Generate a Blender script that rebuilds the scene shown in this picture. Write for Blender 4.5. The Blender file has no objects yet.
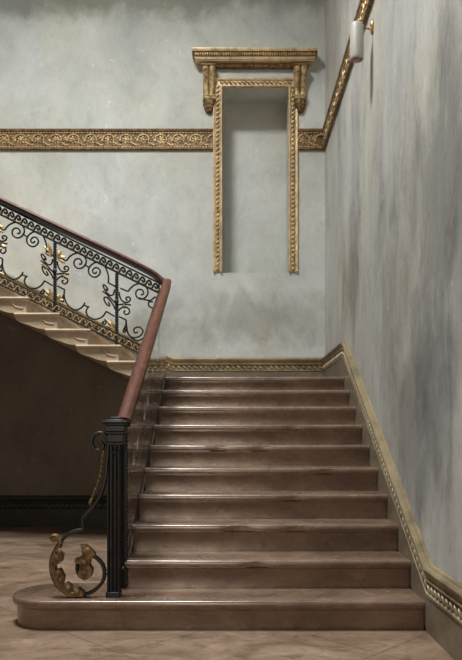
import bpy, math, random
from mathutils import Vector, Matrix
random.seed(4)
sc = bpy.context.scene
COL = sc.collection
R = math.radians
F, CX, CY, EYE = 677.0, 233.0, 436.0, 1.065

def W(px, py, Y):
    return Vector(((px - CX) * Y / F, Y, EYE - (py - CY) * Y / F))

# ------------------------------------------------------------------ nodes
class NT:
    def __init__(s, name):
        s.m = bpy.data.materials.new(name); s.m.use_nodes = True
        s.t = s.m.node_tree; s.n = s.t.nodes; s.l = s.t.links
        s.b = s.n['Principled BSDF']
        s.tc = s.n.new('ShaderNodeTexCoord')
    def map(s, scale=(1, 1, 1), loc=(0, 0, 0), rot=(0, 0, 0)):
        m = s.n.new('ShaderNodeMapping'); m.inputs['Scale'].default_value = scale
        m.inputs['Location'].default_value = loc; m.inputs['Rotation'].default_value = rot
        s.l.new(s.tc.outputs['Object'], m.inputs['Vector']); return m.outputs[0]
    def noise(s, vec, scale, detail=6, rough=.55, dist=0):
        n = s.n.new('ShaderNodeTexNoise'); n.inputs['Scale'].default_value = scale
        n.inputs['Detail'].default_value = detail; n.inputs['Roughness'].default_value = rough
        n.inputs['Distortion'].default_value = dist
        s.l.new(vec, n.inputs['Vector']); return n.outputs['Fac']
    def ramp(s, fac, stops):
        r = s.n.new('ShaderNodeValToRGB'); e = r.color_ramp.elements
        while len(e) < len(stops): e.new(.5)
        for i, (p, c) in enumerate(stops):
            e[i].position = p; e[i].color = (c if hasattr(c, '__len__') else (c, c, c))[:3] + (1,) if hasattr(c, '__len__') else (c, c, c, 1)
        s.l.new(fac, r.inputs[0]); return r.outputs[0]
    def mix(s, a, b, fac=1.0, mode='MULTIPLY'):
        x = s.n.new('ShaderNodeMix'); x.data_type = 'RGBA'; x.blend_type = mode
        for sock, v in ((x.inputs[0], fac), (x.inputs[6], a), (x.inputs[7], b)):
            if hasattr(v, 'is_output'): s.l.new(v, sock)
            elif hasattr(v, '__len__'): sock.default_value = tuple(v) + (1,)
            else: sock.default_value = v
        return x.outputs[2]
    def math(s, op, a, b=0.0):
        x = s.n.new('ShaderNodeMath'); x.operation = op
        for sock, v in ((x.inputs[0], a), (x.inputs[1], b)):
            if hasattr(v, 'is_output'): s.l.new(v, sock)
            else: sock.default_value = v
        return x.outputs[0]
    def bump(s, h, strength=.3, dist=.01):
        b = s.n.new('ShaderNodeBump'); b.inputs['Strength'].default_value = strength
        b.inputs['Distance'].default_value = dist
        s.l.new(h, b.inputs['Height']); s.l.new(b.outputs[0], s.b.inputs['Normal'])
    def out(s, col=None, rough=None, metal=None, spec=None):
        for k, v in (('Base Color', col), ('Roughness', rough), ('Metallic', metal), ('Specular IOR Level', spec)):
            if v is None: continue
            if hasattr(v, 'is_output'): s.l.new(v, s.b.inputs[k])
            elif hasattr(v, '__len__'): s.b.inputs[k].default_value = tuple(v) + (1,)
            else: s.b.inputs[k].default_value = v
        return s.m

def plaster(name, streak, lo, hi, stains_and_shade):
    """aged painted plaster: cloudy colour, scratches, and dark patches for dirt and painted shade"""
    k = NT(name)
    sc3 = (1.0, 1.0, .28) if streak else (1, 1, 1)
    v = k.map(sc3)
    big = k.noise(v, 1.1, 8, .6, .3)
    col = k.ramp(big, [(.3, lo), (.5, tuple((a + b) / 2 for a, b in zip(lo, hi))), (.68, hi)])
    mid = k.noise(k.map((1, 1, .35 if streak else .8), (3, 5, 1)), 4.5, 10, .68, .6)
    col = k.mix(col, k.ramp(mid, [(.32, .62), (.48, .93), (.66, 1.04)]), .85 if streak else .38)
    fine = k.noise(k.map((1, 1, .5), (7, 1, 2)), 26, 6, .7)
    col = k.mix(col, k.ramp(fine, [(.30, .55), (.42, .95), (.6, 1.0)]), .7 if streak else .35)
    sp = k.noise(k.map((1, 1, .75), (5, 6, 7)), 55, 3, .6)
    col = k.mix(col, k.ramp(sp, [(.27, .35), (.34, 1.0)]), .6)
    scr = k.noise(k.map((1, 1, .8), (2, 9, 4)), 14, 3, .5, 1.0)
    col = k.mix(col, k.ramp(scr, [(.69, .0), (.73, 1.0)]), .12, 'ADD')
    warm = k.noise(k.map((1, 1, .5), (11, 3, 8)), .9, 5, .6)
    col = k.mix(col, k.ramp(warm, [(.42, (1, 1, 1)), (.62, (1.0, .95, .86))]), .8)
    for (cx, cy, cz, rx, ry, rz, amt, tint) in stains_and_shade:
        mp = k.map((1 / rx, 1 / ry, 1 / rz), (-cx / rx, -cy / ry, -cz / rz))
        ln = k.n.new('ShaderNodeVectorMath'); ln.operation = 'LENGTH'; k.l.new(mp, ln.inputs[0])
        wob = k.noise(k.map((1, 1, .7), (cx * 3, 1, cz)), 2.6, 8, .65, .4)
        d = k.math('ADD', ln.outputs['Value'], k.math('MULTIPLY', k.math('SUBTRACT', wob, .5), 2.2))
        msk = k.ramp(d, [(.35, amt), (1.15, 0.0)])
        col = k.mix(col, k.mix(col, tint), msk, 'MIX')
    k.bump(k.mix(mid, fine, .4, 'MIX'), .22, .012)
    return k.out(col, .72, 0, .3)

def stone(name, lo, hi, rough=.4, bump=.15, vein=.6, seedloc=(0, 0, 0), spec=.5):
    k = NT(name)
    v = k.map((1, 1, 1.2), seedloc)
    a = k.noise(v, 3.0, 9, .65, .8)
    col = k.ramp(a, [(.3, lo), (.7, hi)])
    ve = k.noise(k.map((.6, 1.3, 1.8), (5, 2, 1)), 4.0, 8, .7, 2.2)
    col = k.mix(col, k.ramp(ve, [(.40, 1.0), (.49, .62), (.53, 1.0)]), vein)
    fine = k.noise(k.map((1, 1, 1), (1, 8, 3)), 40, 4, .7)
    col = k.mix(col, k.ramp(fine, [(.3, .6), (.45, 1.0)]), .6)
    k.bump(k.mix(a, fine, .5, 'MIX'), bump, .006)
    rg = k.ramp(k.noise(v, 7, 6, .6), [(.3, max(0, rough - .08)), (.7, rough + .12)])
    return k.out(col, rg, 0, spec)

def gold(name, lo, hi, metal=.65, rough=.42, sc_=22):
    k = NT(name)
    a = k.noise(k.map(), sc_, 6, .65)
    col = k.ramp(a, [(.32, lo), (.58, hi)])
    b = k.noise(k.map((1, 1, 1), (4, 2, 7)), 3.5, 6, .6)
    col = k.mix(col, k.ramp(b, [(.3, .6), (.6, 1.0)]), .7)
    k.bump(a, .2, .004)
    return k.out(col, rough, metal, .5)

M = {}
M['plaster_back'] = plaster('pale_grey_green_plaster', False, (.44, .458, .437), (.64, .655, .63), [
    (.30, 7.98, 2.42, 1.1, 2, .36, .7, (.52, .51, .45)),
    (-.85, 7.98, 2.30, .8, 2, .28, .6, (.62, .61, .55)),
    (-1.2, 7.98, 6.25, 3.4, 2, .30, .8, (.48, .48, .45)),  # wall top: shade near the ceiling painted into the plaster
    (.9, 7.98, 3.7, .25, 2, .9, .28, (.72, .71, .66))])
M['plaster_right'] = plaster('weathered_grey_plaster', True, (.34, .34, .325), (.60, .595, .565), [
    (1.085, 6.2, 2.55, 2, .75, .6, .75, (.55, .54, .48)),
    (1.085, 4.7, 2.1, 2, .7, .9, .65, (.58, .58, .55)),
    (1.085, 4.0, 1.1, 2, .8, .7, .75, (.50, .51, .51)),  # this patch and the next: smudges plus painted light falloff, low near end
    (1.085, 3.5, 2.2, 2, .8, 1.3, .8, (.50, .52, .53))])
M['plaster_plain'] = plaster('dull_plaster', False, (.10, .085, .065), (.17, .15, .12), [])
M['plaster_shade'] = plaster('shade_darkened_plaster', False, (.15, .13, .10), (.23, .205, .165), [])  # deep shade below the upper flight put into the plaster colour
M['ceiling'] = plaster('ceiling_paint', False, (.20, .19, .17), (.28, .27, .24), [])
M['step'] = stone('brown_marble', (.096, .060, .041), (.235, .157, .112), .25, .05, .55, spec=.8)
for k_, v_ in (('Coat Weight', .45), ('Coat Roughness', .27), ('Coat IOR', 1.9), ('Specular Tint', (1, .84, .70, 1)), ('Coat Tint', (1, .93, .86, 1))): M['step'].node_tree.nodes['Principled BSDF'].inputs[k_].default_value = v_
M['string'] = stone('dull_brown_stone', (.07, .048, .034), (.13, .09, .065), .9, .1, .3, spec=.05)
M['side_step'] = stone('buff_limestone', (.46, .345, .235), (.66, .51, .36), .5, .12, .3, (3, 1, 2))
M['plinth'] = stone('grey_green_marble', (.13, .105, .070), (.24, .19, .13), .42, .12, .6, (7, 4, 1))
M['dark_plinth'] = stone('black_green_marble', (.016, .016, .012), (.05, .047, .035), .4, .12, .4, (2, 2, 9))
M['gold'] = gold('antique_gilding', (.11, .065, .025), (.66, .47, .235), .35, .5)
M['gold_dark'] = gold('tarnished_gilding', (.050, .029, .012), (.27, .165, .07), .35, .55)
M['gold_pale'] = gold('worn_pale_gilding', (.42, .30, .155), (.76, .58, .35), .3, .45, 12)
M['ochre'] = gold('ochre_gilt_paint', (.15, .112, .062), (.31, .238, .138), .2, .45, 5)
M['brass'] = gold('brass', (.30, .19, .065), (.48, .32, .13), .7, .35, 8)
def iron():
    k = NT('black_wrought_iron')
    a = k.noise(k.map(), 30, 4, .6)
    k.bump(a, .15, .003)
    return k.out(k.ramp(a, [(.3, (.010, .010, .012)), (.7, (.028, .026, .027))]), .42, .3, .5)
M['iron'] = iron()
def wood():
    k = NT('polished_red_mahogany')
    g = k.noise(k.map((9, .8, 9)), 3.0, 8, .6, .6)
    col = k.ramp(g, [(.3, (.055, .017, .009)), (.55, (.115, .036, .018)), (.75, (.19, .066, .034))])
    w = k.noise(k.map((1, 1, 1), (3, 3, 3)), 4, 6, .6)
    col = k.mix(col, k.ramp(w, [(.35, .65), (.6, 1.0)]), .6)
    return k.out(col, .42, 0, .3)
M['wood'] = wood()
def floor_mat():
    k = NT('brown_stone_paving')
    v = k.map((1, 1, 1), (0, 0, 0))
    a = k.noise(k.map((1.0, 1.6, 1)), 2.2, 10, .68, 1.0)
    col = k.ramp(a, [(.28, (.13, .082, .053)), (.5, (.24, .160, .106)), (.72, (.37, .26, .18))])
    f = k.noise(v, 24, 6, .7)
    col = k.mix(col, k.ramp(f, [(.3, .55), (.48, 1.0)]), .75)
    st = k.noise(k.map((.8, 1.2, 1), (4, 1, 0)), 5.5, 9, .7, 1.8)
    col = k.mix(col, k.ramp(st, [(.36, .55), (.45, 1.0), (.56, 1.0), (.66, 1.35)]), .75)
    # slabs set diagonally: thin joints
    def axis(rot, off):
        mp = k.map((1, 1, 1), (0, 0, 0), (0, 0, rot))
        sp = k.n.new('ShaderNodeSeparateXYZ'); k.l.new(mp, sp.inputs[0])
        wob = k.math('MULTIPLY', k.noise(v, 6, 3, .5), .006)
        q = k.math('ADD', k.math('DIVIDE', k.math('ADD', sp.outputs[0], wob), .9), off)
        fr = k.math('FRACT', q)
        return k.math('ABSOLUTE', k.math('SUBTRACT', fr, .5)), k.math('FLOOR', q)
    # both joint families pass through the slab corner at (0.72, 3.32)
    c = math.cos(R(45)); px, py = .72, 3.32
    j1, f1 = axis(R(45), .5 - ((px * c - py * c) / .9))
    j2, f2 = axis(R(-45), .5 - ((px * c + py * c) / .9))
    jm = k.math('MINIMUM', j1, j2)
    jm = k.ramp(jm, [(.0, .5), (.002, .5), (.006, 1.0)])
    cell = k.n.new('ShaderNodeTexWhiteNoise'); cell.noise_dimensions = '2D'
    cb = k.n.new('ShaderNodeCombineXYZ'); k.l.new(f1, cb.inputs[0]); k.l.new(f2, cb.inputs[1]); k.l.new(cb.outputs[0], cell.inputs['Vector'])
    col = k.mix(col, k.ramp(cell.outputs['Value'], [(0, .80), (1, 1.0)]), 1.0)
    col = k.mix(col, jm, 1.0)
    k.bump(k.mix(a, jm, .5), .15, .006)
    return k.out(col, k.ramp(a, [(.3, .36), (.7, .55)]), 0, .4)
M['floor'] = floor_mat()
def frosted():
    k = NT('frosted_white_glass')
    k.out((.56, .52, .47), .5, 0, .4)
    k.b.inputs['Transmission Weight'].default_value = .25
    k.b.inputs['Subsurface Weight'].default_value = .2
    return k.m
M['frosted'] = frosted()
def clear_sheet():
    k = NT('clear_acrylic_sheet')
    t = k.n.new('ShaderNodeBsdfTransparent'); t.inputs[0].default_value = (.90, .91, .90, 1)
    g = k.n.new('ShaderNodeBsdfGlossy'); g.inputs['Roughness'].default_value = .015
    g.inputs[0].default_value = (.96, .96, .95, 1)
    fr = k.n.new('ShaderNodeFresnel'); fr.inputs['IOR'].default_value = 1.5
    mx = k.n.new('ShaderNodeMixShader')
    geo = k.n.new('ShaderNodeNewGeometry')
    fo = k.math('MULTIPLY', k.math('POWER', fr.outputs[0], .5), k.math('SUBTRACT', 1.0, geo.outputs['Backfacing']))
    k.l.new(fo, mx.inputs[0]); k.l.new(t.outputs[0], mx.inputs[1]); k.l.new(g.outputs[0], mx.inputs[2])
    df = k.n.new('ShaderNodeBsdfDiffuse'); df.inputs[0].default_value = (.55, .52, .48, 1)
    m2 = k.n.new('ShaderNodeMixShader')
    k.l.new(k.ramp(k.noise(k.map((1, 1, .3)), 5, 6, .6), [(.35, .0), (.7, .035)]), m2.inputs[0])
    k.l.new(mx.outputs[0], m2.inputs[1]); k.l.new(df.outputs[0], m2.inputs[2])
    k.l.new(m2.outputs[0], k.n['Material Output'].inputs['Surface'])
    k.n.remove(k.b)
    return k.m
M['clear'] = clear_sheet()

# ------------------------------------------------------------------ mesh builder
class MB:
    def __init__(s): s.v, s.f = [], []
    def add(s, vs, fs):
        o = len(s.v); s.v += [Vector(p) for p in vs]; s.f += [[i + o for i in f] for f in fs]; return s
    def box(s, x0, x1, y0, y1, z0, z1):
        return s.add([(x, y, z) for x in (x0, x1) for y in (y0, y1) for z in (z0, z1)],
                     [(0, 1, 3, 2), (4, 6, 7, 5), (0, 4, 5, 1), (2, 3, 7, 6), (0, 2, 6, 4), (1, 5, 7, 3)])
    def loft(s, rings, closed=True, cap=True):
        n = len(rings[0]); vs = [p for r in rings for p in r]; fs = []
        for i in range(len(rings) - 1):
            for j in range(n if closed else n - 1):
                k = (j + 1) % n
                fs.append((i * n + j, i * n + k, (i + 1) * n + k, (i + 1) * n + j))
        if cap and closed:
            fs.append(tuple(range(n))[::-1]); fs.append(tuple((len(rings) - 1) * n + j for j in range(n)))
        return s.add(vs, fs)
    def sweep(s, path, sec, ref, scales=None):
        path = [Vector(p) for p in path]; ref = Vector(ref); rings = []
        for i, p in enumerate(path):
            a = path[max(i - 1, 0)]; b = path[min(i + 1, len(path) - 1)]
            t = (b - a).normalized(); v = (ref - t * ref.dot(t)).normalized(); u = t.cross(v)
            k = scales[i] if scales else 1
            rings.append([p + u * (q[0] * k) + v * (q[1] * k) for q in sec])
        return s.loft(rings)
    def tube(s, path, r, ref=(0, 1, 0), n=6, scales=None):
        return s.sweep(path, [(r * math.cos(2 * math.pi * i / n), r * math.sin(2 * math.pi * i / n)) for i in range(n)], ref, scales)
    def bar(s, path, w, d, ref, scales=None):
        c = .25 * min(w, d)
        a, b = w / 2, d / 2
        return s.sweep(path, [(-a + c, -b), (a - c, -b), (a, -b + c), (a, b - c), (a - c, b), (-a + c, b), (-a, b - c), (-a, -b + c)], ref, scales)
    def ell(s, c, r, ax=None, nu=8, nv=5):
        ax = ax or (Vector((1, 0, 0)), Vector((0, 1, 0)), Vector((0, 0, 1))); c = Vector(c)
        vs = [c + ax[2] * r[2]]; fs = []
        for j in range(1, nv):
            th = math.pi * j / nv
            for i in range(nu):
                ph = 2 * math.pi * i / nu
                vs.append(c + ax[0] * (r[0] * math.sin(th) * math.cos(ph)) + ax[1] * (r[1] * math.sin(th) * math.sin(ph)) + ax[2] * (r[2] * math.cos(th)))
        vs.append(c - ax[2] * r[2]); L = len(vs) - 1
        for i in range(nu):
            k = (i + 1) % nu
            fs.append((0, 1 + i, 1 + k))
            for j in range(nv - 2):
                a = 1 + j * nu
                fs.append((a + i, a + nu + i, a + nu + k, a + k))
            a = 1 + (nv - 2) * nu
            fs.append((a + i, L, a + k))
        return s.add(vs, fs)
    def lathe(s, c, prof, n=24, axis=None):
        c = Vector(c); X, Y, Z = axis or (Vector((1, 0, 0)), Vector((0, 1, 0)), Vector((0, 0, 1)))
        return s.loft([[c + Z * z + X * (r * math.cos(2 * math.pi * i / n)) + Y * (r * math.sin(2 * math.pi * i / n)) for i in range(n)] for r, z in prof])
    def prism(s, poly, fn, d0, d1, bev=0):
        """poly in 2-D, fn(a, b, d) -> 3-D; optional chamfer towards d0"""
        n = len(poly)
        rings = [[fn(a, b, d1) for a, b in poly], [fn(a, b, d0) for a, b in poly]]
        return s.loft(rings)
    def build(s, name, mat, parent=None, smooth=True, ang=38, bevel=0):
        me = bpy.data.meshes.new(name)
        off = Vector((0, 0, 0)); q = parent
        while q: off += q.location; q = q.parent
        me.from_pydata([p - off for p in s.v], [], s.f); me.update()
        import bmesh
        bm = bmesh.new(); bm.from_mesh(me); bmesh.ops.recalc_face_normals(bm, faces=bm.faces)
        bm.to_mesh(me); bm.free()
        if smooth: me.shade_smooth(); me.set_sharp_from_angle(angle=R(ang))
        o = bpy.data.objects.new(name, me); COL.objects.link(o); me.materials.append(mat)
        if parent: o.parent = parent
        if bevel:
            b = o.modifiers.new('bevel', 'BEVEL'); b.width = bevel; b.segments = 2; b.limit_method = 'ANGLE'
        return o

def tag(o, label=None, cat=None, group=None, kind=None):
    if label: o['label'] = label
    if cat: o['category'] = cat
    if group: o['group'] = group
    if kind: o['kind'] = kind
    return o
def thing(name, loc, label, cat, group=None):
    o = bpy.data.objects.new(name, None); COL.objects.link(o); o.location = loc; o.empty_display_size = .1
    return tag(o, label, cat, group)
def crom(pts, n=5):
    pts = [Vector(p) for p in pts]; out = []
    for i in range(len(pts) - 1):
        p0 = pts[max(i - 1, 0)]; p1 = pts[i]; p2 = pts[i + 1]; p3 = pts[min(i + 2, len(pts) - 1)]
        for k in range(n):
            t = k / n
            out.append(.5 * (2 * p1 + (p2 - p0) * t + (2 * p0 - 5 * p1 + 4 * p2 - p3) * t * t + (3 * p1 - p0 - 3 * p2 + p3) * t ** 3))
    out.append(pts[-1]); return out

# ------------------------------------------------------------------ key measures
XW = 1.085            # right wall
XP = 1.05             # face of its plinth, where the steps end
YB = 7.98             # back wall
XL = -3.4             # left wall
YF = -2.2             # wall behind the viewpoint
ZC = 8.2
ZL = 9.2
NX0, NX1, NZ0, NZ1, ND = -.130, .658, 2.987, 5.17, .37
STEP_X0 = -.640
TR, Y1 = .30, 3.70   # tread, first nosing
zs_ = lambda k: (0, .162, .331, .502, .668, .834, .995, 1.158, 1.319, 1.480, 1.627)[k]   # top of step k
RS = zs_(1)
LAND = zs_(10)

# ------------------------------------------------------------------ room shell
tag(MB().box(XL - .3, XW + .3, YF - .3, YB + .6, -.2, 0).build('floor', M['floor'], smooth=False), kind='structure')
b = MB()
xs = [XL - .3, NX0, NX1, XW + .3]; zs = [0, NZ0, NZ1, ZC]
for i in range(3):
    for j in range(3):
        if i == 1 and j == 1: continue
        b.add([(xs[i], YB, zs[j]), (xs[i + 1], YB, zs[j]), (xs[i + 1], YB, zs[j + 1]), (xs[i], YB, zs[j + 1])], [(0, 1, 2, 3)])
yn = YB + ND
b.add([(NX0, YB, NZ0), (NX1, YB, NZ0), (NX1, YB, NZ1), (NX0, YB, NZ1), (NX0, yn, NZ0), (NX1, yn, NZ0), (NX1, yn, NZ1), (NX0, yn, NZ1)],
      [(0, 4, 5, 1), (1, 5, 6, 2), (3, 2, 6, 7), (0, 3, 7, 4), (4, 7, 6, 5)])
b.add([(xs[0], YB + .6, 0), (xs[3], YB + .6, 0), (xs[3], YB + .6, ZC), (xs[0], YB + .6, ZC), (xs[0], YB, 0), (xs[3], YB, 0), (xs[3], YB, ZC), (xs[0], YB, ZC)],
      [(0, 1, 2, 3), (0, 4, 5, 1), (3, 2, 6, 7), (0, 3, 7, 4), (1, 5, 6, 2)])
import bmesh as _bm
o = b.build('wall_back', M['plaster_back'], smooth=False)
_b = _bm.new(); _b.from_mesh(o.data); _bm.ops.remove_doubles(_b, verts=_b.verts, dist=1e-4); _bm.ops.recalc_face_normals(_b, faces=_b.faces); _b.to_mesh(o.data); _b.free()
tag(o, kind='structure')
tag(MB().prism([(XL, .002), (-.69, .002), (-.69, 1.52), (-.9, 1.60), (XL, 1.60 + 2.5 * .518)], lambda a, b_, d: Vector((a, d, b_)), YB - .006, YB + .002)  # thin sheet over the back wall, coloured darker to deepen the shade there
    .build('wall_lower_shade', M['plaster_shade'], smooth=False), kind='structure')
tag(MB().box(XW, XW + .3, YF, YB, 0, ZC).build('wall_right', M['plaster_right'], smooth=False), kind='structure')
tag(MB().box(XL - .3, XL, YF, YB, 0, ZC).build('wall_left', M['plaster_plain'], smooth=False), kind='structure')
# front wall with a glazed opening, behind the viewpoint
wx0, wx1, wz0, wz1 = -1.15, -.2, .55, 2.4
b = MB().box(XL - .3, wx0, YF - .3, YF, 0, ZC).box(wx1, XW + .3, YF - .3, YF, 0, ZC).box(wx0, wx1, YF - .3, YF, wz1, ZC).box(wx0, wx1, YF - .3, YF, 0, wz0)
tag(b.build('wall_front', M['plaster_plain'], smooth=False), kind='structure')
b = MB()
for x0, x1, z0, z1 in ((wx0, wx0 + .06, wz0, wz1), (wx1 - .06, wx1, wz0, wz1), (wx0 + .06, wx1 - .06, wz0, wz0 + .06), (wx0 + .06, wx1 - .06, wz1 - .06, wz1)):
    b.box(x0, x1, YF - .12, YF - .04, z0, z1)
tag(b.build('window_1', M['plaster_plain'], smooth=False), kind='structure')
# ceiling with a skylight opening
kx0, kx1, ky0, ky1 = -2.5, -.9, 2.9, 4.9
b = MB().box(XL - .3, kx0, YF - .3, YB + .6, ZC, ZC + .3).box(kx1, XW + .3, YF - .3, YB + .6, ZC, ZC + .3).box(kx0, kx1, YF - .3, ky0, ZC, ZC + .3).box(kx0, kx1, ky1, YB + .6, ZC, ZC + .3)
b.box(kx0 - .1, kx0, ky0 - .1, ky1 + .1, ZC + .3, ZL).box(kx1, kx1 + .1, ky0 - .1, ky1 + .1, ZC + .3, ZL).box(kx0, kx1, ky0 - .1, ky0, ZC + .3, ZL).box(kx0, kx1, ky1, ky1 + .1, ZC + .3, ZL)  # unseen shaft, added to cut the daylight on the upper back wall
tag(b.build('ceiling', M['ceiling'], smooth=False), kind='structure')
b = MB()
for x0, x1, y0, y1 in ((kx0, kx0 + .06, ky0, ky1), (kx1 - .06, kx1, ky0, ky1), (kx0 + .06, kx1 - .06, ky0, ky0 + .06), (kx0 + .06, kx1 - .06, ky1 - .06, ky1)):
    b.box(x0, x1, y0, y1, ZL - .12, ZL - .02)
tag(b.build('window_2', M['plaster_plain'], smooth=False), kind='structure')

# ------------------------------------------------------------------ lower flight
flight = thing('staircase', (.2, 3.7, 0), 'broad polished brown marble staircase of ten steps, its lowest step rounded at the left end', 'staircase')
def nose(z0, z1):   # (inset, z) bottom to top: riser, small cove, rounded tread lip
    h = z1 - z0
    return [(.026, z0), (.026, z1 - .060), (.018, z1 - .052), (.012, z1 - .048), (.012, z1 - .044), (.003, z1 - .038), (0, z1 - .028), (0, z1 - .014), (.004, z1 - .005), (.013, z1)]
rnd = []
cx_, rr = -1.035, .235
for d, z in nose(0, RS):
    ring = [(XP, Y1 + d, z)]
    for i in range(29):
        a = -math.pi / 2 - math.pi * i / 28
        ring.append((cx_ + (rr - d) * math.cos(a), Y1 + rr + (rr - d) * math.sin(a), z))
    ring += [(STEP_X0, Y1 + 2 * rr - d, z), (STEP_X0, Y1 + TR + .05, z), (XP, Y1 + TR + .05, z)]
    rnd.append(ring)
MB().loft(rnd).build('stair_step', M['step'], flight, ang=50)
rng = random.Random(3)
for k in range(2, 11):
    z0, z1 = zs_(k - 1) + .0005, zs_(k)
    yn_ = Y1 + TR * (k - 1)
    yb = yn_ + TR + .05 if k < 10 else yn_ + .3
    prof = [(yn_ + d, z) for d, z in nose(z0, z1)] + [(yb, z1), (yb, z0)]
    # worn nosing: a few stations with tiny dips and a chip
    n = 26; rings = []
    for i in range(n + 1):
        x = STEP_X0 + (XP - STEP_X0) * i / n
        dip = .0035 * math.sin(math.pi * i / n) * (.6 + .4 * rng.random())
        chip = (.010 if rng.random() < .06 and 2 < i < n - 2 else 0)
        rings.append([(x, y + (chip if j >= 4 and j <= 7 else 0), z - (dip if 5 <= j <= 9 else 0)) for j, (y, z) in enumerate(prof)])
    MB().loft(rings).build('stair_step', M['step'], flight, ang=50)
MB().box(STEP_X0 - .03, XP, Y1 + TR * 9 + .3, YB - .052, LAND - .28, LAND).build('landing', M['step'], flight, smooth=False)
# side string that closes the flight on the left
MB().prism([(Y1 + .47, 0), (YB - .06, 0), (YB - .06, LAND - .285), (6.65, LAND - .285), (6.65, LAND - .06), (6.42, LAND - .06), (Y1 + .47, .27)],
           lambda a, b_, d: Vector((d, a, b_)), STEP_X0 - .002, STEP_X0 - .034).build('side_string', M['string'], flight, smooth=False)

# ------------------------------------------------------------------ upper flight
UY0 = 6.43
upper = thing('staircase', (-1.9, 6.43, 1.6), 'upper buff stone staircase climbing leftward along the back wall, with scrolled step ends', 'staircase')
UP, UR = .2925, .1515
def s_curve(L, Rr, zt, h):
    """underside of one block end: from the tread's left end down to the tread below, an ogee"""
    pts = []
    for t, q in ((0, 0), (.04, .22), (.10, .38), (.20, .50), (.34, .60), (.48, .70), (.60, .82), (.72, .92), (.86, .985), (1, 1)):
        pts.append((L + (Rr - L) * t, zt - .03 - (h - .03) * q))
    return pts
for j in range(9):
    xn = -.765 - UP * j; zt = 1.778 + UR * j
    Lx = xn - .43
    if Lx < XL: Lx = XL + .002
    h = UR if j else zt - LAND
    yb = YB - .055
    if j == 0:
        poly = [(xn - .03, zt - .03), (Lx, zt - .03)] + s_curve(Lx, xn - .14, zt, h)[1:] + [(xn - .03, LAND + .001)]
    else:
        poly = [(xn - .03, zt - .03), (Lx, zt - .03)] + s_curve(Lx, Lx + UP, zt, h)[1:] + [(xn - .03, zt - h)]
    st = MB().prism(poly, lambda a, b_, d: Vector((a, d, b_)), UY0, yb).build('stair_step', M['side_step'], upper, ang=30)
    # tread slab with a moulded edge on the open end and the nosing side
    rings = []
    for d, z in ((.022, zt - .038), (.012, zt - .034), (.010, zt - .028), (.002, zt - .022), (0, zt - .012), (.004, zt - .003), (.010, zt)):
        rings.append([(Lx, UY0 - .03 + d, z), (xn - d, UY0 - .03 + d, z), (xn - d, yb, z), (Lx, yb, z)])
    MB().loft(rings).build('tread', M['side_step'], st, ang=50)
    if j < 7:   # incised scroll bracket on the open end
        x0 = Lx + UP + .01
        pth = [(x0 + .10 * c - .03, UY0 - .004, zt - .072 + .03 * s_) for c, s_ in ((1.0, -1.0), (.6, -.9), (.2, -.5), (.0, .2), (-.4, .6))]
        MB().tube(crom(pth, 4), .006, (0, 1, 0), 5).build('bracket_scroll', M['side_step'], st)

# ------------------------------------------------------------------ mouldings
# profile of the base moulding: (depth from wall, height above its foot)
BASE = [(0, 0), (.033, 0), (.033, .196), (.040, .200), (.040, .212), (.030, .216), (.022, .222), (.022, .268), (.032, .274), (.040, .276),
        (.042, .286), (.032, .290), (.034, .302), (.046, .318), (.052, .330), (.052, .342), (.044, .350), (.022, .352), (.016, .362), (.008, .366), (0, .366)]
def base_run(stations, mats, name, beads=True, low=0.0):
    """stations: list of (point on wall foot, outward dir) with sheared profile"""
    root = None
    for part, rng_, mat in (('plinth', (0, 4), mats[0]), ('moulding', (3, len(BASE)), mats[1])):
        prof = BASE[rng_[0]:rng_[1]]
        prof = ([prof[0]] if prof[0][0] == 0 else [(0, prof[0][1])] + prof[:1]) + prof[1:]
        if prof[-1][0] != 0: prof = prof + [(0, prof[-1][1])]
        rings = []
        for P, D, lw in stations:
            P = Vector(P); D = Vector(D)
            rings.append([P + D * d + Vector((0, 0, z if z > 0.001 else -lw)) for d, z in prof])
        o = MB().loft(rings).build(name if part == 'plinth' else 'moulding', mat, root, ang=32)
        if part == 'plinth': root = tag(o, kind='structure')
    if beads:
        b = MB()
        for (P, D, _), (P2, D2, _2) in zip(stations[:-1], stations[1:]):
            P = Vector(P); P2 = Vector(P2); D = Vector(D); t = (P2 - P); L = t.length
            n = max(1, int(L / .062)); th = t.normalized()
            out = D.normalized(); upv = Vector((0, 0, 1))
            dg = (upv * .8 + th * .6).normalized(); sd = dg.cross(out).normalized()
            for i in range(n):
                c = P.lerp(P2, (i + .5) / n) + D * .028 + upv * .244
                b.ell(c, (.014, .016, .030), (sd, out, dg), 6, 4)
        b.build('rope_ornament', mats[2], root)
    return root
e45 = .0
ix = Vector((-1, 0, 0)); iy = Vector((0, -1, 0)); dg = Vector((-1, -1, 0))
base_run([((XW, YF, 0), ix, 0), ((XW, 3.67, 0), ix, 0), ((XW, 6.42, 1.60), ix, .16), ((XW, 6.55, 1.625), ix, .01), ((XW, YB, 1.625), dg, .01)],
         (M['plinth'], M['ochre'], M['ochre']), 'baseboard_right')
base_run([((XW, YB, 1.625), dg, .01), ((-.70, YB, 1.625), iy, .01), ((-.80, YB, 1.665), iy, .06), ((XL, YB, 1.665 + 2.6 * .512), iy, .14)],
         (M['plinth'], M['ochre'], M['gold']), 'baseboard_back')
base_run([((XL, YB, 0), iy, 0), ((-.70, YB, 0), iy, 0)], (M['dark_plinth'], M['dark_plinth'], M['dark_plinth']), 'baseboard_lower')

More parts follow.
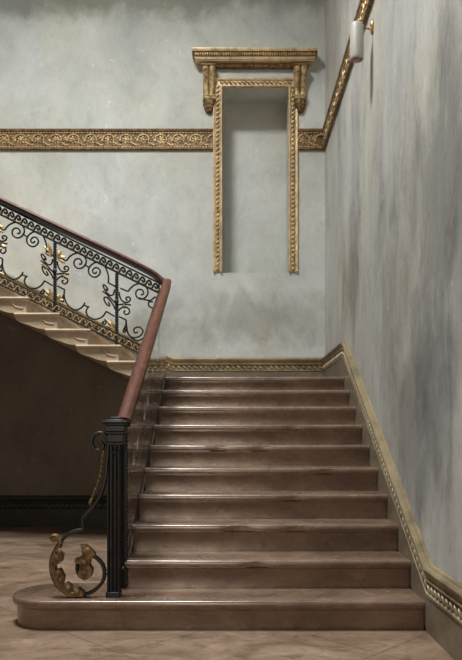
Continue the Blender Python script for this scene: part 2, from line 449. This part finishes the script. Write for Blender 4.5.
def frieze(name, P, T, D, L, z0, first=0.0, unit=.206):
    """P start on wall, T direction, D out from wall; scroll frieze of height .242"""
    P = Vector(P); T = Vector(T); D = Vector(D); U = Vector((0, 0, 1))
    at = lambda a, h, d: P + T * a + D * d + U * (z0 + h)
    H = .242
    prof = [(0, 0), (.022, 0), (.030, .008), (.030, .020), (.022, .026), (.022, .034), (.012, .038), (.012, H - .046), (.020, H - .042), (.020, H - .034), (.030, H - .028), (.036, H - .012), (.036, H), (0, H)]
    root = tag(MB().loft([[at(a, h, d) for d, h in prof] for a in (0, L)]).build(name, M['gold_dark'], ang=30), kind='structure')
    b = MB(); pb = MB()
    n = int(L / unit) + 1
    for i in range(-1, n + 1):
        a0 = first + i * unit; hc = .118
        def ok(a): return .004 < a < L - .004
        if ok(a0 - .048) and ok(a0 + .048):
            b.ell(at(a0, hc, .016), (.020, .020, .014), (T, U, D), 8, 4)
            for p in range(7):
                an = 2 * math.pi * p / 7
                q = T * math.cos(an) + U * math.sin(an); w = T * -math.sin(an) + U * math.cos(an)
                b.ell(at(a0, hc, .013) + q * .034, (.020, .012, .008), (q, w, D), 6, 4)
        # scroll ribbon that wraps over one rosette and under the next
        pts = []
        for s in range(15):
            t = s / 14
            an = R(200) - R(230) * t
            pts.append((a0 + .066 * math.cos(an) , hc + .062 * math.sin(an)))
        pts += [(a0 + .085, hc - .045), (a0 + .120, hc - .066), (a0 + .150, hc - .058)]
        pts = [(x, y) for x, y in pts if ok(x)]
        if len(pts) > 3:
            b.tube([at(x, y, .019) for x, y in pts], .0105, D, 6)
        for da, dh, rot in ((.085, .045, .9), (.112, .02, 1.1), (.075, -.052, .5), (.128, -.005, 1.9)):
            if ok(a0 + da - .02) and ok(a0 + da + .02):
                q = T * math.cos(rot) + U * math.sin(rot); w = T * -math.sin(rot) + U * math.cos(rot)
                b.ell(at(a0 + da, hc + dh, .013), (.024, .010, .009), (q, w, D), 6, 4)
    m = int(L / .034)
    for i in range(m):
        for h in (.036, H - .044):
            pb.ell(at((i + .5) * L / m, h, .020), (.013, .007, .007), (T, U, D), 6, 4)
    b.build('scroll_ornament', M['gold'], root); pb.build('bead_row', M['gold_pale'], root)
Z_FR = 4.431
frieze('trim_1', (XL, YB, 0), (1, 0, 0), (0, -1, 0), -.230 - XL, Z_FR, .08)
frieze('trim_2', (.760, YB, 0), (1, 0, 0), (0, -1, 0), XW - .760, Z_FR, .07)
frieze('trim_3', (XW, YB - .036, 0), (0, -1, 0), (-1, 0, 0), YB - .036 - YF, Z_FR, .1)

# ------------------------------------------------------------------ frame round the niche
fr = thing('niche_frame', (.274, YB, NZ0), 'gilded rope-carved frame on the two sides and top of the tall wall recess', 'frame')
FP = [(0, 0), (.010, 0), (.022, .004), (.026, .012), (.026, .026), (.016, .030), (.016, .074), (.024, .078), (.034, .086), (.034, .094), (.026, .100), (0, .100)]  # depth, distance out from the opening
FP = [(d, .100 - w) for d, w in FP][::-1]
FPm = [(0, -.004), (.026, -.004), (.034, .004), (.034, .014), (.024, .022), (.014, .026), (.014, .074), (.022, .078), (.026, .086), (.030, .094), (.030, .104), (0, .104)]
rings = []
for x, z, mx, mz in ((NX0, NZ0 + .012, -1, 0), (NX0, NZ1, -1, 1), (NX1, NZ1, 1, 1), (NX1, NZ0 + .012, 1, 0)):
    rings.append([(x + mx * w, YB - d, z + mz * w) for d, w in FPm])
MB().loft(rings).build('moulding', M['gold_pale'], fr, ang=30)
b = MB(); dk = MB()
def rope(x0, z0, x1, z1):
    P = Vector((x0, YB - .018, z0)); Q = Vector((x1, YB - .018, z1)); t = (Q - P); n = int(t.length / .052); t.normalize()
    D = Vector((0, -1, 0)); s_ = t.cross(D)
    for i in range(n):
        c = P.lerp(Q, (i + .5) / n)
        q = (t * .75 + s_ * .66).normalized()
        b.ell(c, (.028, .015, .018), (q, q.cross(D), D), 8, 4)
        b.ell(c + t * .026 - s_ * .012, (.010, .008, .010), (t, s_, D), 6, 4)
rope(NX0 - .050, NZ0 + .02, NX0 - .050, NZ1 + .03); rope(NX0 - .03, NZ1 + .050, NX1 + .03, NZ1 + .050); rope(NX1 + .050, NZ1 + .03, NX1 + .050, NZ0 + .02)
b.build('rope_carving', M['gold'], fr)
tag(fr.children[0], label='pale gilded fillets of the frame')

# ------------------------------------------------------------------ cornice shelf
CXS, HW = .254, .578
sh = thing('cornice_shelf', (CXS, YB, 5.385), 'gilded cornice shelf on two scrolled corbels above the tall wall recess', 'shelf')
def cor(prof, x0, x1, mb=None):
    mb = mb or MB()
    rings = []
    for x, s_ in ((x0, -1), (x1, 1)):
        rings.append([(x, YB, z) for d, z in prof] if False else [(x + s_ * d, YB - d, z) for d, z in prof])
    L = [[(x0 - d, YB, z) for d, z in prof]] + rings + [[(x1 + d, YB, z) for d, z in prof]]
    return mb.loft(L, closed=True, cap=True)
x0, x1 = CXS - HW, CXS + HW
cor([(0, 5.385), (.045, 5.385), (.045, 5.432), (0, 5.432)], x0 + .03, x1 - .03).build('bed_moulding', M['gold_dark'], sh, ang=30)
cor([(0, 5.432), (.105, 5.432), (.108, 5.440), (.116, 5.446), (.120, 5.466), (.128, 5.472), (0, 5.472)], x0, x1).build('corona', M['gold_pale'], sh, ang=30)
cor([(0, 5.472), (.122, 5.472), (.126, 5.480), (.138, 5.510), (.146, 5.520), (0, 5.520)], x0, x1).build('leaf_band', M['gold_dark'], sh, ang=30)
cor([(0, 5.520), (.150, 5.520), (.156, 5.530), (.160, 5.545), (.158, 5.556), (0, 5.556)], x0, x1).build('top_board', M['gold_pale'], sh, ang=30)
b = MB(); n = 52
for i in range(n):
    x = x0 - .12 + (x1 - x0 + .24) * (i + .5) / n
    b.ell((x, YB - .134, 5.494), (.011, .010, .020), None, 6, 4)
for i in range(34):
    x = x0 + .05 + (x1 - x0 - .10) * (i + .5) / 34
    b.ell((x, YB - .046, 5.408), (.014, .009, .017), None, 6, 4)
b.build('carved_leaves', M['gold'], sh)
def corbel(xc, side):
    # depth profile: d as function of z, top to bottom
    prof = [(5.384, .130), (5.36, .134), (5.33, .130), (5.29, .115), (5.24, .092), (5.18, .072), (5.12, .060), (5.06, .056), (5.025, .060)]
    b = MB()
    # cheeks and two rounded ribs: section in X per height
    rings = []
    for z, d in prof:
        k = .070 + .010 * max(0, (z - 5.2) / .18)
        sec = [(-k, 0), (-k, .55 * d), (-k + .004, d * .75)]
        for c in (-.5, .5):
            for a in range(7):
                t = math.pi * (1 - a / 6)
                sec.append((c * k * .98 + .46 * k * math.cos(t) , d - .022 + .022 * math.sin(t)))
            if c < 0: sec.append((0, d - .040))
        sec += [(k - .004, d * .75), (k, .55 * d), (k, 0)]
        rings.append([(xc + x, YB - y, z) for x, y in sec])
    o = b.loft(rings).build('corbel', M['gold'], sh, ang=40)
    b = MB().box(xc - .088, xc + .088, YB - .142, YB, 5.362, 5.3845).build('abacus', M['gold_dark'], o, bevel=.006)
    b = MB()
    for s_ in (-1, 1):   # rolled collars at the foot of each rib
        for dz in (0, .028):
            b.tube([(xc + s_ * .036 - .034, YB - .052, 5.025 + dz), (xc + s_ * .036 + .034, YB - .052, 5.025 + dz)], .017, (0, 0, 1), 8)
    b.build('collar', M['gold'], o)
    b = MB()
    rings = []
    for z, k, d in ((5.02, .072, .060), (4.98, .070, .066), (4.94, .060, .062), (4.90, .046, .052), (4.875, .030, .036), (4.862, .012, .018)):
        rings.append([(xc + k * math.cos(math.pi * i / 10), YB - d * math.sin(math.pi * i / 10) * 1.0, z) for i in range(11)])
    b.loft(rings)
    for row, z in enumerate((5.005, 4.965, 4.925, 4.890)):
        kk = (.066, .064, .052, .034)[row]; dd = (.058, .060, .054, .042)[row]
        for i in range(5):
            a = math.pi * (i + .5) / 5
            b.ell((xc + kk * math.cos(a), YB - dd * math.sin(a), z), (.014, .012, .022), None, 6, 4)
    b.build('acanthus_drop', M['gold_dark'], o)
corbel(-.280, -1); corbel(.788, 1)

# ------------------------------------------------------------------ wall lamp
LY, LZ = 5.24, 4.23
lamp = thing('wall_lamp', (XW, LY, LZ), 'wall lamp with frosted white cylinder shade on a brass bracket, high on the right wall', 'lamp')
ax = (Vector((0, 1, 0)), Vector((0, 0, 1)), Vector((-1, 0, 0)))
b = MB(); rings = []
for r_, x in ((1, 0), (1, .010), (.85, .018), (.4, .022), (.0 + .05, .024)):
    rings.append([(XW - x, LY + .030 * r_ * math.cos(2 * math.pi * i / 20), LZ + .058 * r_ * math.sin(2 * math.pi * i / 20)) for i in range(20)])
b.loft(rings).build('backplate', M['brass'], lamp)
arm = crom([(XW - .015, LY, LZ - .01), (XW - .045, LY, LZ - .012), (XW - .075, LY, LZ + .012), (XW - .10, LY, LZ + .034), (XW - .125, LY, LZ + .038)], 5)
MB().tube(arm, .007, (0, 1, 0), 8).build('arm', M['brass'], lamp)
sx = XW - .127
MB().lathe((sx, LY, LZ), [(.004, .045), (.022, .044), (.028, .038), (.028, .020), (.010, .018)], 20).build('shade_holder', M['brass'], lamp)
MB().lathe((sx, LY, LZ), [(.010, .028), (.036, .028), (.048, .020), (.052, .008), (.052, -.235), (.050, -.25), (.046, -.256), (.046, -.250), (.047, .005), (.034, .018), (.012, .022)], 28).build('lamp_shade', M['frosted'], lamp)

# ------------------------------------------------------------------ ironwork: traced once, repeated along both flights
def z2(ox, oy, s_, pts): return [(ox + a / s_, oy + b_ / s_) for a, b_ in pts]
PA, PAY = 55.0, 272.0                      # post A and the height of its rosette in the photo
SP = 61.8
def loc(pts): return [((x - PA), (y - PAY) - .495 * (x - PA)) for x, y in pts]   # (along, down from slope line), photo pixels
PXM = 6.45 / F
B2 = lambda p: loc(z2(50, 225, 11, p)); B3 = lambda p: loc(z2(85, 245, 11, p)); B4 = lambda p: loc(z2(50, 280, 11, p)); B5 = lambda p: loc(z2(85, 300, 11, p))
left_top = [B2([(95, 360), (180, 395)]),
            B2([(180, 395), (215, 350), (260, 320), (320, 308), (370, 338), (397, 385), (392, 430), (360, 468), (312, 478), (272, 450), (265, 405), (290, 374), (330, 376), (350, 405), (340, 430), (318, 428)])]
right_top = [B3([(340, 460), (255, 415)]),
             B3([(255, 415), (260, 370), (250, 310), (220, 240), (170, 195), (110, 195), (60, 230), (38, 280), (55, 330), (105, 355), (150, 335), (168, 295), (150, 260), (115, 250), (85, 275), (90, 305), (115, 312), (128, 292)]),
             B3([(-5, 215), (40, 245)])]
left_mid = [B2([(80, 400), (90, 455), (115, 498), (150, 515), (190, 505), (205, 475), (186, 455), (160, 462), (157, 485), (175, 488)]),
            B2([(72, 610), (95, 582), (140, 565), (180, 580), (196, 615), (178, 644), (148, 644), (132, 620), (150, 605)]),
            B2([(75, 540), (150, 535), (210, 545)])]
right_mid = [[(SP - a, b_) for a, b_ in c] for c in left_mid]
left_bot = [B4([(80, 65), (160, 105)]), B4([(160, 105), (156, 170), (170, 230), (200, 280), (250, 320), (290, 330), (340, 308), (375, 270), (380, 248)]),
            B4([(130, 200), (145, 205), (148, 230), (135, 240), (125, 222), (140, 190), (150, 165)])]
right_bot = [B5([(45, 70), (20, 100), (15, 140), (40, 185), (90, 210), (150, 205), (200, 175), (235, 125)]), B5([(235, 125), (325, 180)]),
             B4([(375, 278), (430, 302)]), B5([(215, 235), (195, 245), (200, 265), (222, 262), (232, 240), (215, 215)])]
corner_vol = [loc([(139 - SP, 298 - 30.6), (150 - SP, 300.5 - 30.6), (155 - SP, 297 - 30.6), (158 - SP, 302 - 30.6), (154 - SP, 308 - 30.6), (149 - SP, 306 - 30.6), (149 - SP, 302 - 30.6), (153 - SP, 302 - 30.6)]),
              loc([(126 - SP, 321 - 30.6), (128 - SP, 333 - 30.6), (133 - SP, 337.5 - 30.6), (140 - SP, 336 - 30.6), (143 - SP, 331 - 30.6), (139 - SP, 327 - 30.6), (134 - SP, 329 - 30.6), (135 - SP, 333 - 30.6), (138 - SP, 332 - 30.6)])]
def leaf_fan(c, ang, ln, wd):
    """acanthus leaf outline: three lobes, in (along, down)"""
    out = []
    for t, w in ((0, .12), (.18, .42), (.30, .55), (.38, .34), (.52, .60), (.64, .62), (.70, .36), (.84, .36), (1, 0)):
        out.append((t, w))
    pts = [(t, w) for t, w in out] + [(t, -w) for t, w in out[-2::-1]]
    ca, sa = math.cos(ang), math.sin(ang)
    return [(c[0] + ln * t * ca - wd * w * sa, c[1] + ln * t * sa + wd * w * ca) for t, w in pts]
def post_leaves(sgn, full=True):
    """gilded leaves on one side of a post (sgn +1 to the right in the photo)"""
    fl = lambda a: a if sgn > 0 else math.pi - a
    L = [leaf_fan((sgn * 5, -.5), fl(0), 9 if full else 5, 5)]
    if full:
        L += [leaf_fan((sgn * 2, -15), fl(t), l_, 3.6) for t, l_ in ((-1.15, 12), (-.55, 11), (.1, 9))]
    if full or sgn < 0:
        L += [leaf_fan((sgn * 2, 28), fl(t), l_, 3.6) for t, l_ in ((-1.2, 10), (-.6, 11), (0, 9))]
    return L

def rail_set(root, org, A, Nn, slope, k0, k1, partial_end=None, start_px=-1e9, end_px=1e9):
    """org: 3-D point of post A's rosette; A: unit horizontal direction of +along; Nn: plane normal (towards the viewer's side)"""
    A = Vector(A); Nn = Vector(Nn); U = Vector((0, 0, 1)); org = Vector(org)
    def at(a, d, off=0.0): return org + A * (a * PXM) + U * (-(d * PXM) - slope * a * PXM) + Nn * off
    def curve(mb, pts, a0, w=.0145, dep=.016):
        P = [Vector((a + a0, d, 0)) for a, d in pts]
        P = crom(P, 4) if len(P) > 2 else P
        P = [p for p in P if start_px < p.x < end_px]
        if len(P) > 1: mb.bar([at(p.x, p.y) for p in P], w, dep, Nn)
    for k in range(k0, k1 + 1):
        a0 = k * SP
        if start_px - 1 < a0 < end_px + 1:
            p = MB()
            n = 28
            p.bar([at(a0, -30), at(a0, 42)], .024, .024, Nn)
            for i in range(n):   # beaded edges of the post
                d = -29 + 70 * (i + .5) / n
                for s_ in (-1, 1):
                    p.ell(at(a0, d) + A * (s_ * .0135), (.006, .010, .010), (A, Nn, U), 6, 4)
            p.ell(at(a0, -.5, .014), (.022, .012, .026), (A, Nn, U), 8, 5)
            po = p.build('baluster_post', M['iron'], root)
            for sgn in (-1, 1):
                for lf in post_leaves(sgn, k != 1):
                    q = [(a + a0, d) for a, d in lf]
                    if min(a for a, d in q) < start_px or max(a for a, d in q) > end_px: continue
                    g = MB()
                    m0 = (sum(a for a, d in q) / len(q), sum(d for a, d in q) / len(q))
                    nq = len(q)   # domed leaf: raised spine in front and behind
                    vs = [at(a, d, 0) for a, d in q] + [at(m0[0], m0[1], .016), at(m0[0], m0[1], -.010)]
                    g.add(vs, [(i, (i + 1) % nq, nq) for i in range(nq)] + [((i + 1) % nq, i, nq + 1) for i in range(nq)])
                    g.build('gilded_leaf', M['gold'], po)
        if k == k1 and not partial_end: break
        s_ = MB()
        last = (k == k1)
        for c in (left_top + left_mid + left_bot): curve(s_, c, a0)
        if not last:
            for c in (right_top + right_mid + right_bot): curve(s_, c, a0)
        else:
            for c in corner_vol: curve(s_, c, a0)
        if s_.v: s_.build('scroll_panel', M['iron'], root)
    a_lo = max(k0 * SP - 2, start_px); a_hi = min((k1 + (0 if not partial_end else 1)) * SP + 2, end_px)
    bars = MB()
    for d, w in ((-30.5, .018), (-40.5, .014), (31, .014), (39.5, .016)):
        bars.bar([at(a_lo, d), at(a_hi, d)], w, .024, Nn)
    bars.build('border_bar', M['iron'], root)
    for nm, d0, gm, mat in (('upper_fret', -35.5, 'gilded_wave', 'gold'), ('lower_fret', 35.2, 'gilded_wave', 'gold')):
        ir = MB(); gs = []; u = 6.4; n = int((a_hi - a_lo) / u)
        for i in range(n):
            a = a_lo + (i + .5) * (a_hi - a_lo) / n
            pts = [(a - 3.2, d0 + 3.8), (a - 2.0, d0 + .5), (a + .3, d0 - 2.6), (a + 2.3, d0 - 1.6), (a + 2.2, d0 + 1.0), (a + .5, d0 + 1.6), (a - .2, d0 + .2)]
            ir.bar([at(p.x, p.y) for p in crom([Vector((q[0], q[1], 0)) for q in pts], 3)], .019, .016, Nn)
            g = MB(); gs.append(g)
            g.ell(at(a + 2.4, d0 + 2.6, .004), (.014, .008, .010), ((A + U * .6).normalized(), Nn, (U - A * .6).normalized()), 6, 4)
            if nm == 'lower_fret':
                g.bar([at(p.x, p.y, .010) for p in crom([Vector((q[0], q[1], 0)) for q in pts[:5]], 3)], .010, .008, Nn)
        f_ = ir.build(nm, M['iron'], root)
        for g in gs: g.build(gm, M[mat], f_)

# balustrade of the upper flight
balu = thing('balustrade', (-1.9, 6.45, 1.9), 'black and gilt wrought-iron balustrade of the upper stairs, open scrollwork against the pale wall', 'balustrade')
rail_set(balu, W(PA, PAY, 6.45), (1, 0, 0), (0, -1, 0), .495, -2, 1, True, -2.65 * SP + 15, 103.5)

# balustrade of the lower flight
BXL = -.705
ball = thing('balustrade', (BXL, 3.8, .16), 'black iron lower balustrade behind a clear sheet, ending in a newel and large leafy scroll', 'balustrade')
org = Vector((BXL, 4.60, .343 + .556 * (4.60 - 4.107) + .405))
rail_set(ball, org, (0, 1, 0), (1, 0, 0), -.552, -1, 2, True, -61.9, 190)
# foot rail and end posts
zb = lambda y: .343 + .556 * (y - 4.107)
zr = lambda y: 1.150 + .552 * (y - 3.85)
MB().bar([(-.648, 3.99, zb(3.99)), (-.648, 6.46, zb(6.46))], .020, .016, (1, 0, 0)).build('bottom_rail', M['iron'], ball)
for y in (4.02, 6.46):
    p = MB(); z0, z1 = zb(y) - (.15 if y < 5 else .02), zr(y) - .03
    xa, xb, w_ = (-.682, -.630, .018) if y < 5 else (-.712, -.700, .006)
    p.box(xa, xb, y - w_, y + w_, z0, z1)
    n = int((z1 - z0) / .024)
    for i in range(n):
        for x in (xa, xb):
            p.ell((x, y, z0 + (i + .5) * (z1 - z0) / n), (.008 if y < 5 else .004, .6 * w_, .010), None, 6, 4)
    p.build('beaded_post', M['iron'], ball)

# newel
NXC, NYC = -.672, 3.82
nw = MB()
zt = 1.165
def fluted(h0, h1, w, n=3):
    sec = []
    a = w / 2; stepw = w / n
    for side in range(4):
        for i in range(n):
            for t, dp in ((0, 0), (.14, 0), (.22, .007), (.5, .011), (.78, .007), (.86, 0)):
                u = -a + (i + t) * stepw; v = -a + dp
                c, s_ = ((1, 0), (0, 1), (-1, 0), (0, -1))[side]
                sec.append((u * c - v * s_, u * s_ + v * c))
    return sec
sec = fluted(0, 1, .066)
nw.loft([[(NXC + x, NYC + y, z) for x, y in sec] for z in (.19, 1.02)])
newel = nw.build('newel_post', M['iron'], ball, ang=30)
MB().box(NXC - .040, NXC + .040, NYC - .040, NYC + .040, .16, .192).build('base_block', M['iron'], newel, bevel=.006)
hd = MB()
hx = NXC + .014
for z0, z1, w in ((1.015, 1.03, .050), (1.03, 1.075, .046), (1.075, 1.09, .052), (1.09, 1.125, .056), (1.125, 1.137, .066), (1.137, 1.150, .072), (1.150, 1.158, .050), (1.158, 1.172, .032)):
    hd.box(hx - w, hx + w, NYC - w, NYC + w, z0, z1)
hd.build('newel_cap', M['iron'], newel, bevel=.004)
b = MB().lathe((NXC + .010, NYC - .040, .975), [(.016, 0), (.016, .010), (.010, .018), (.004, .022)], 12, (Vector((1, 0, 0)), Vector((0, 0, 1)), Vector((0, -1, 0))))
b.build('boss', M['iron'], newel)
b = MB()
for i in range(15):
    for x in (NXC - .022, NXC, NXC + .022):
        b.ell((x, NYC - .033, 1.012 - .0), (.006, .004, .012), None, 6, 4)
b.build('flute_tip', M['iron'], newel)

# great scroll in front of the newel
SY = 3.80
Wp = lambda p, dy=0.0: W(p[0], p[1], SY) + Vector((0, dy, 0))
path1 = [(100.7, 441.8), (103.4, 445.5), (100.7, 450), (94.8, 449), (91.8, 441.8), (94.8, 434.8), (101.8, 432.9), (107, 438), (108.2, 447), (107.3, 460), (105.2, 480), (100, 496), (92.7, 507), (83.6, 517.5)]
path2 = [(83.6, 517.5), (83.0, 522), (84.2, 528.8)]
path3 = [(84.2, 529), (72.5, 531.8), (63.8, 538), (57.3, 546.8), (52.6, 556.5), (51.2, 567.4), (54, 579), (60.6, 588.5), (70.3, 594), (83.3, 594.6), (94, 590.5), (102.4, 582), (104.6, 572.8), (102.4, 564), (95, 556.6), (86.5, 554.6), (79.5, 560), (77.4, 567.4), (79.5, 574.5), (85.5, 578), (91, 573.9)]
sb = MB()
for pth in (path1, path2, path3):
    P = crom([Wp(q) for q in pth], 5) if len(pth) > 3 else [Wp(q) for q in pth]
    n = len(P); scl = None
    sb.bar(P, .019, .034, (0, 1, 0))
scroll = sb.build('great_scroll', M['iron'], ball, ang=45)
b = MB()
pp = crom([Wp(q) for q in [(104.4, 452), (102.6, 466), (99.8, 481), (95.2, 494), (91.2, 503)]], 6)
for i, p in enumerate(pp):
    if i % 2 == 0: b.ell(p + Vector((-.006, 0, 0)), (.010, .010, .015), None, 6, 4)
b.build('gilded_bead', M['gold_dark'], scroll)
leaf = z2(40, 510, 4.62, [(95, 150), (70, 185), (55, 225), (50, 270), (65, 320), (95, 365), (140, 394), (205, 397), (208, 378), (182, 356), (162, 366), (152, 376), (147, 345), (126, 330), (108, 346), (116, 306), (96, 268), (76, 274), (74, 256), (104, 236), (110, 200), (86, 190), (100, 166)])
plume = z2(40, 510, 4.62, [(188, 158), (216, 160), (232, 172), (250, 190), (258, 206), (238, 222), (232, 250), (246, 272), (240, 304), (210, 321), (180, 305), (184, 280), (190, 246), (164, 238), (166, 220), (196, 212), (206, 190)])
lm = MB()
for poly in (leaf, plume):
    lm.prism([tuple(q) for q in poly], lambda a, b_, d: Wp((a, b_), d), -.030, .024)
for a in ((95, 190), (85, 215), (90, 285), (100, 320), (135, 360), (175, 376), (215, 190), (210, 240), (210, 285), (225, 185)):
    q = z2(40, 510, 4.62, [a])[0]
    lm.ell(Wp(q, -.030), (.020, .012, .022), None, 8, 5)
vein = [z2(40, 510, 4.62, v_) for v_ in ([(88, 165), (68, 220), (66, 270), (82, 320), (115, 365), (195, 388)], [(205, 165), (222, 195), (210, 240), (212, 310)], [(68, 240), (100, 205)], [(75, 310), (108, 282)], [(100, 355), (135, 340)])]
for v_ in vein: lm.tube(crom([Wp(q, -.030) for q in v_], 4), .006, (0, 1, 0), 6)
# curled tip
c = z2(40, 510, 4.62, [(70, 126)])[0]
lm.ell(Wp(c), (.025, .034, .021), None, 12, 8)
cur = [Wp((c[0] + 4.6 * math.cos(R(t)) * (1 - t / 900), c[1] + 3.6 * math.sin(R(t)) * (1 - t / 900)), -.030) for t in range(0, 560, 35)]
lm.tube(cur, .005, (0, 1, 0), 6)
lm.bar([Wp(q) for q in z2(40, 510, 4.62, [(74, 128), (92, 140), (96, 156)])], .026, .040, (0, 1, 0))
lm.build('acanthus_leaf', M['gold_dark'], scroll, ang=50)
MB().bar([Wp((104.8, 573)), (NXC - .030, SY, Wp((104.8, 573)).z)], .020, .024, (0, 1, 0)).build('tie', M['iron'], scroll)

# ------------------------------------------------------------------ clear sheet on the stair side
GX = -.6475
def sheet():
    y0, y1 = 4.05, 6.50
    poly = [(y0, zb(y0) + .011), (y1, zb(y1) + .011), (y1, zr(6.38) - .005), (6.36, zr(6.36) - .028), (y0, zr(y0) - .028)]
    return MB().prism(poly, lambda a, b_, d: Vector((d, a, b_)), GX - .004, GX + .004)
tag(sheet().build('clear_panel', M['clear'], smooth=False), 'tall clear acrylic sheet fixed along the stair side of the lower iron balustrade', 'panel')

# ------------------------------------------------------------------ handrail, one piece round the corner
hr = thing('handrail', (-.65, 3.86, 1.15), 'polished red mahogany handrail rising from the newel and turning left up the wall', 'handrail')
pth = [(-.620, 3.83, zr(3.83) + .005), (-.616, 4.6, zr(4.6)), (-.612, 5.4, zr(5.4)), (-.612, 6.05, zr(6.05) - .008)]
q0 = W(150, 272, 6.45)
corner = [(-.614, 6.26, zr(6.26) - .014), (-.622, 6.37, zr(6.37) - .026), (-.650, 6.435, 2.520), (-.70, 6.452, 2.562), tuple(q0)]
upp = [tuple(W(x, 200.5 + .4688 * x, 6.45)) for x in (120, 80, 40, 0, -40)] + [tuple(W(-78, 200.5 - .4688 * 78, 6.45))]
path = crom(pth + corner + upp, 5)
a, h = .041, .031
sec = [(-a * .80, -.006), (a * .80, -.006), (a, .004), (a * .98, h * .45), (a * .72, h * .85), (a * .3, h), (-a * .3, h), (-a * .72, h * .85), (-a * .98, h * .45), (-a, .004)]
MB().sweep(path, sec, (0, 0, 1)).build('rail', M['wood'], hr, ang=50)
c_ = a * .86  # darker strip swept along the lower half of the rail
MB().sweep(path, [(-c_, -h), (c_, -h), (c_, -.006), (-c_, -.006)], (0, 0, 1)).build('rail_underside', M['iron'], hr, ang=30)['label'] = 'dark lower band under the red wooden rail'

# ------------------------------------------------------------------ light
def area(name, loc_, rot, sx, sy, e, col):
    L = bpy.data.lights.new(name, 'AREA'); L.shape = 'RECTANGLE'; L.size = sx; L.size_y = sy; L.energy = e; L.color = col
    o = bpy.data.objects.new(name, L); COL.objects.link(o); o.location = loc_; o.rotation_euler = rot; return o
area('skylight_daylight', ((kx0 + kx1) / 2, (ky0 + ky1) / 2, ZL - .03), (0, 0, 0), kx1 - kx0 - .14, ky1 - ky0 - .14, 1000, (.97, 1.0, 1.0))
area('doorway_daylight', ((wx0 + wx1) / 2, YF - .05, (wz0 + wz1) / 2), (R(90), 0, 0), wx1 - wx0 - .14, wz1 - wz0 - .14, 60, (1.0, .88, .76))
w = bpy.data.worlds.new('world'); sc.world = w; w.use_nodes = True
w.node_tree.nodes['Background'].inputs[0].default_value = (.9, .92, 1, 1); w.node_tree.nodes['Background'].inputs[1].default_value = .2

# ------------------------------------------------------------------ camera
cam = bpy.data.cameras.new('camera'); co = bpy.data.objects.new('camera', cam); COL.objects.link(co)
co.location = (0, 0, EYE); co.rotation_euler = (R(90), 0, 0)
cam.sensor_fit = 'VERTICAL'; cam.sensor_height = 36; cam.lens = F / 660 * 36
cam.shift_x = (231 - CX) / 660; cam.shift_y = (CY - 330) / 660
cam.clip_start = .05
sc.camera = co
sc.view_settings.view_transform = 'Standard'; sc.view_settings.look = 'None'; sc.view_settings.gamma = 1; sc.view_settings.use_curve_mapping = False
sc.view_settings.exposure = 0
sc.cycles.use_denoising = True
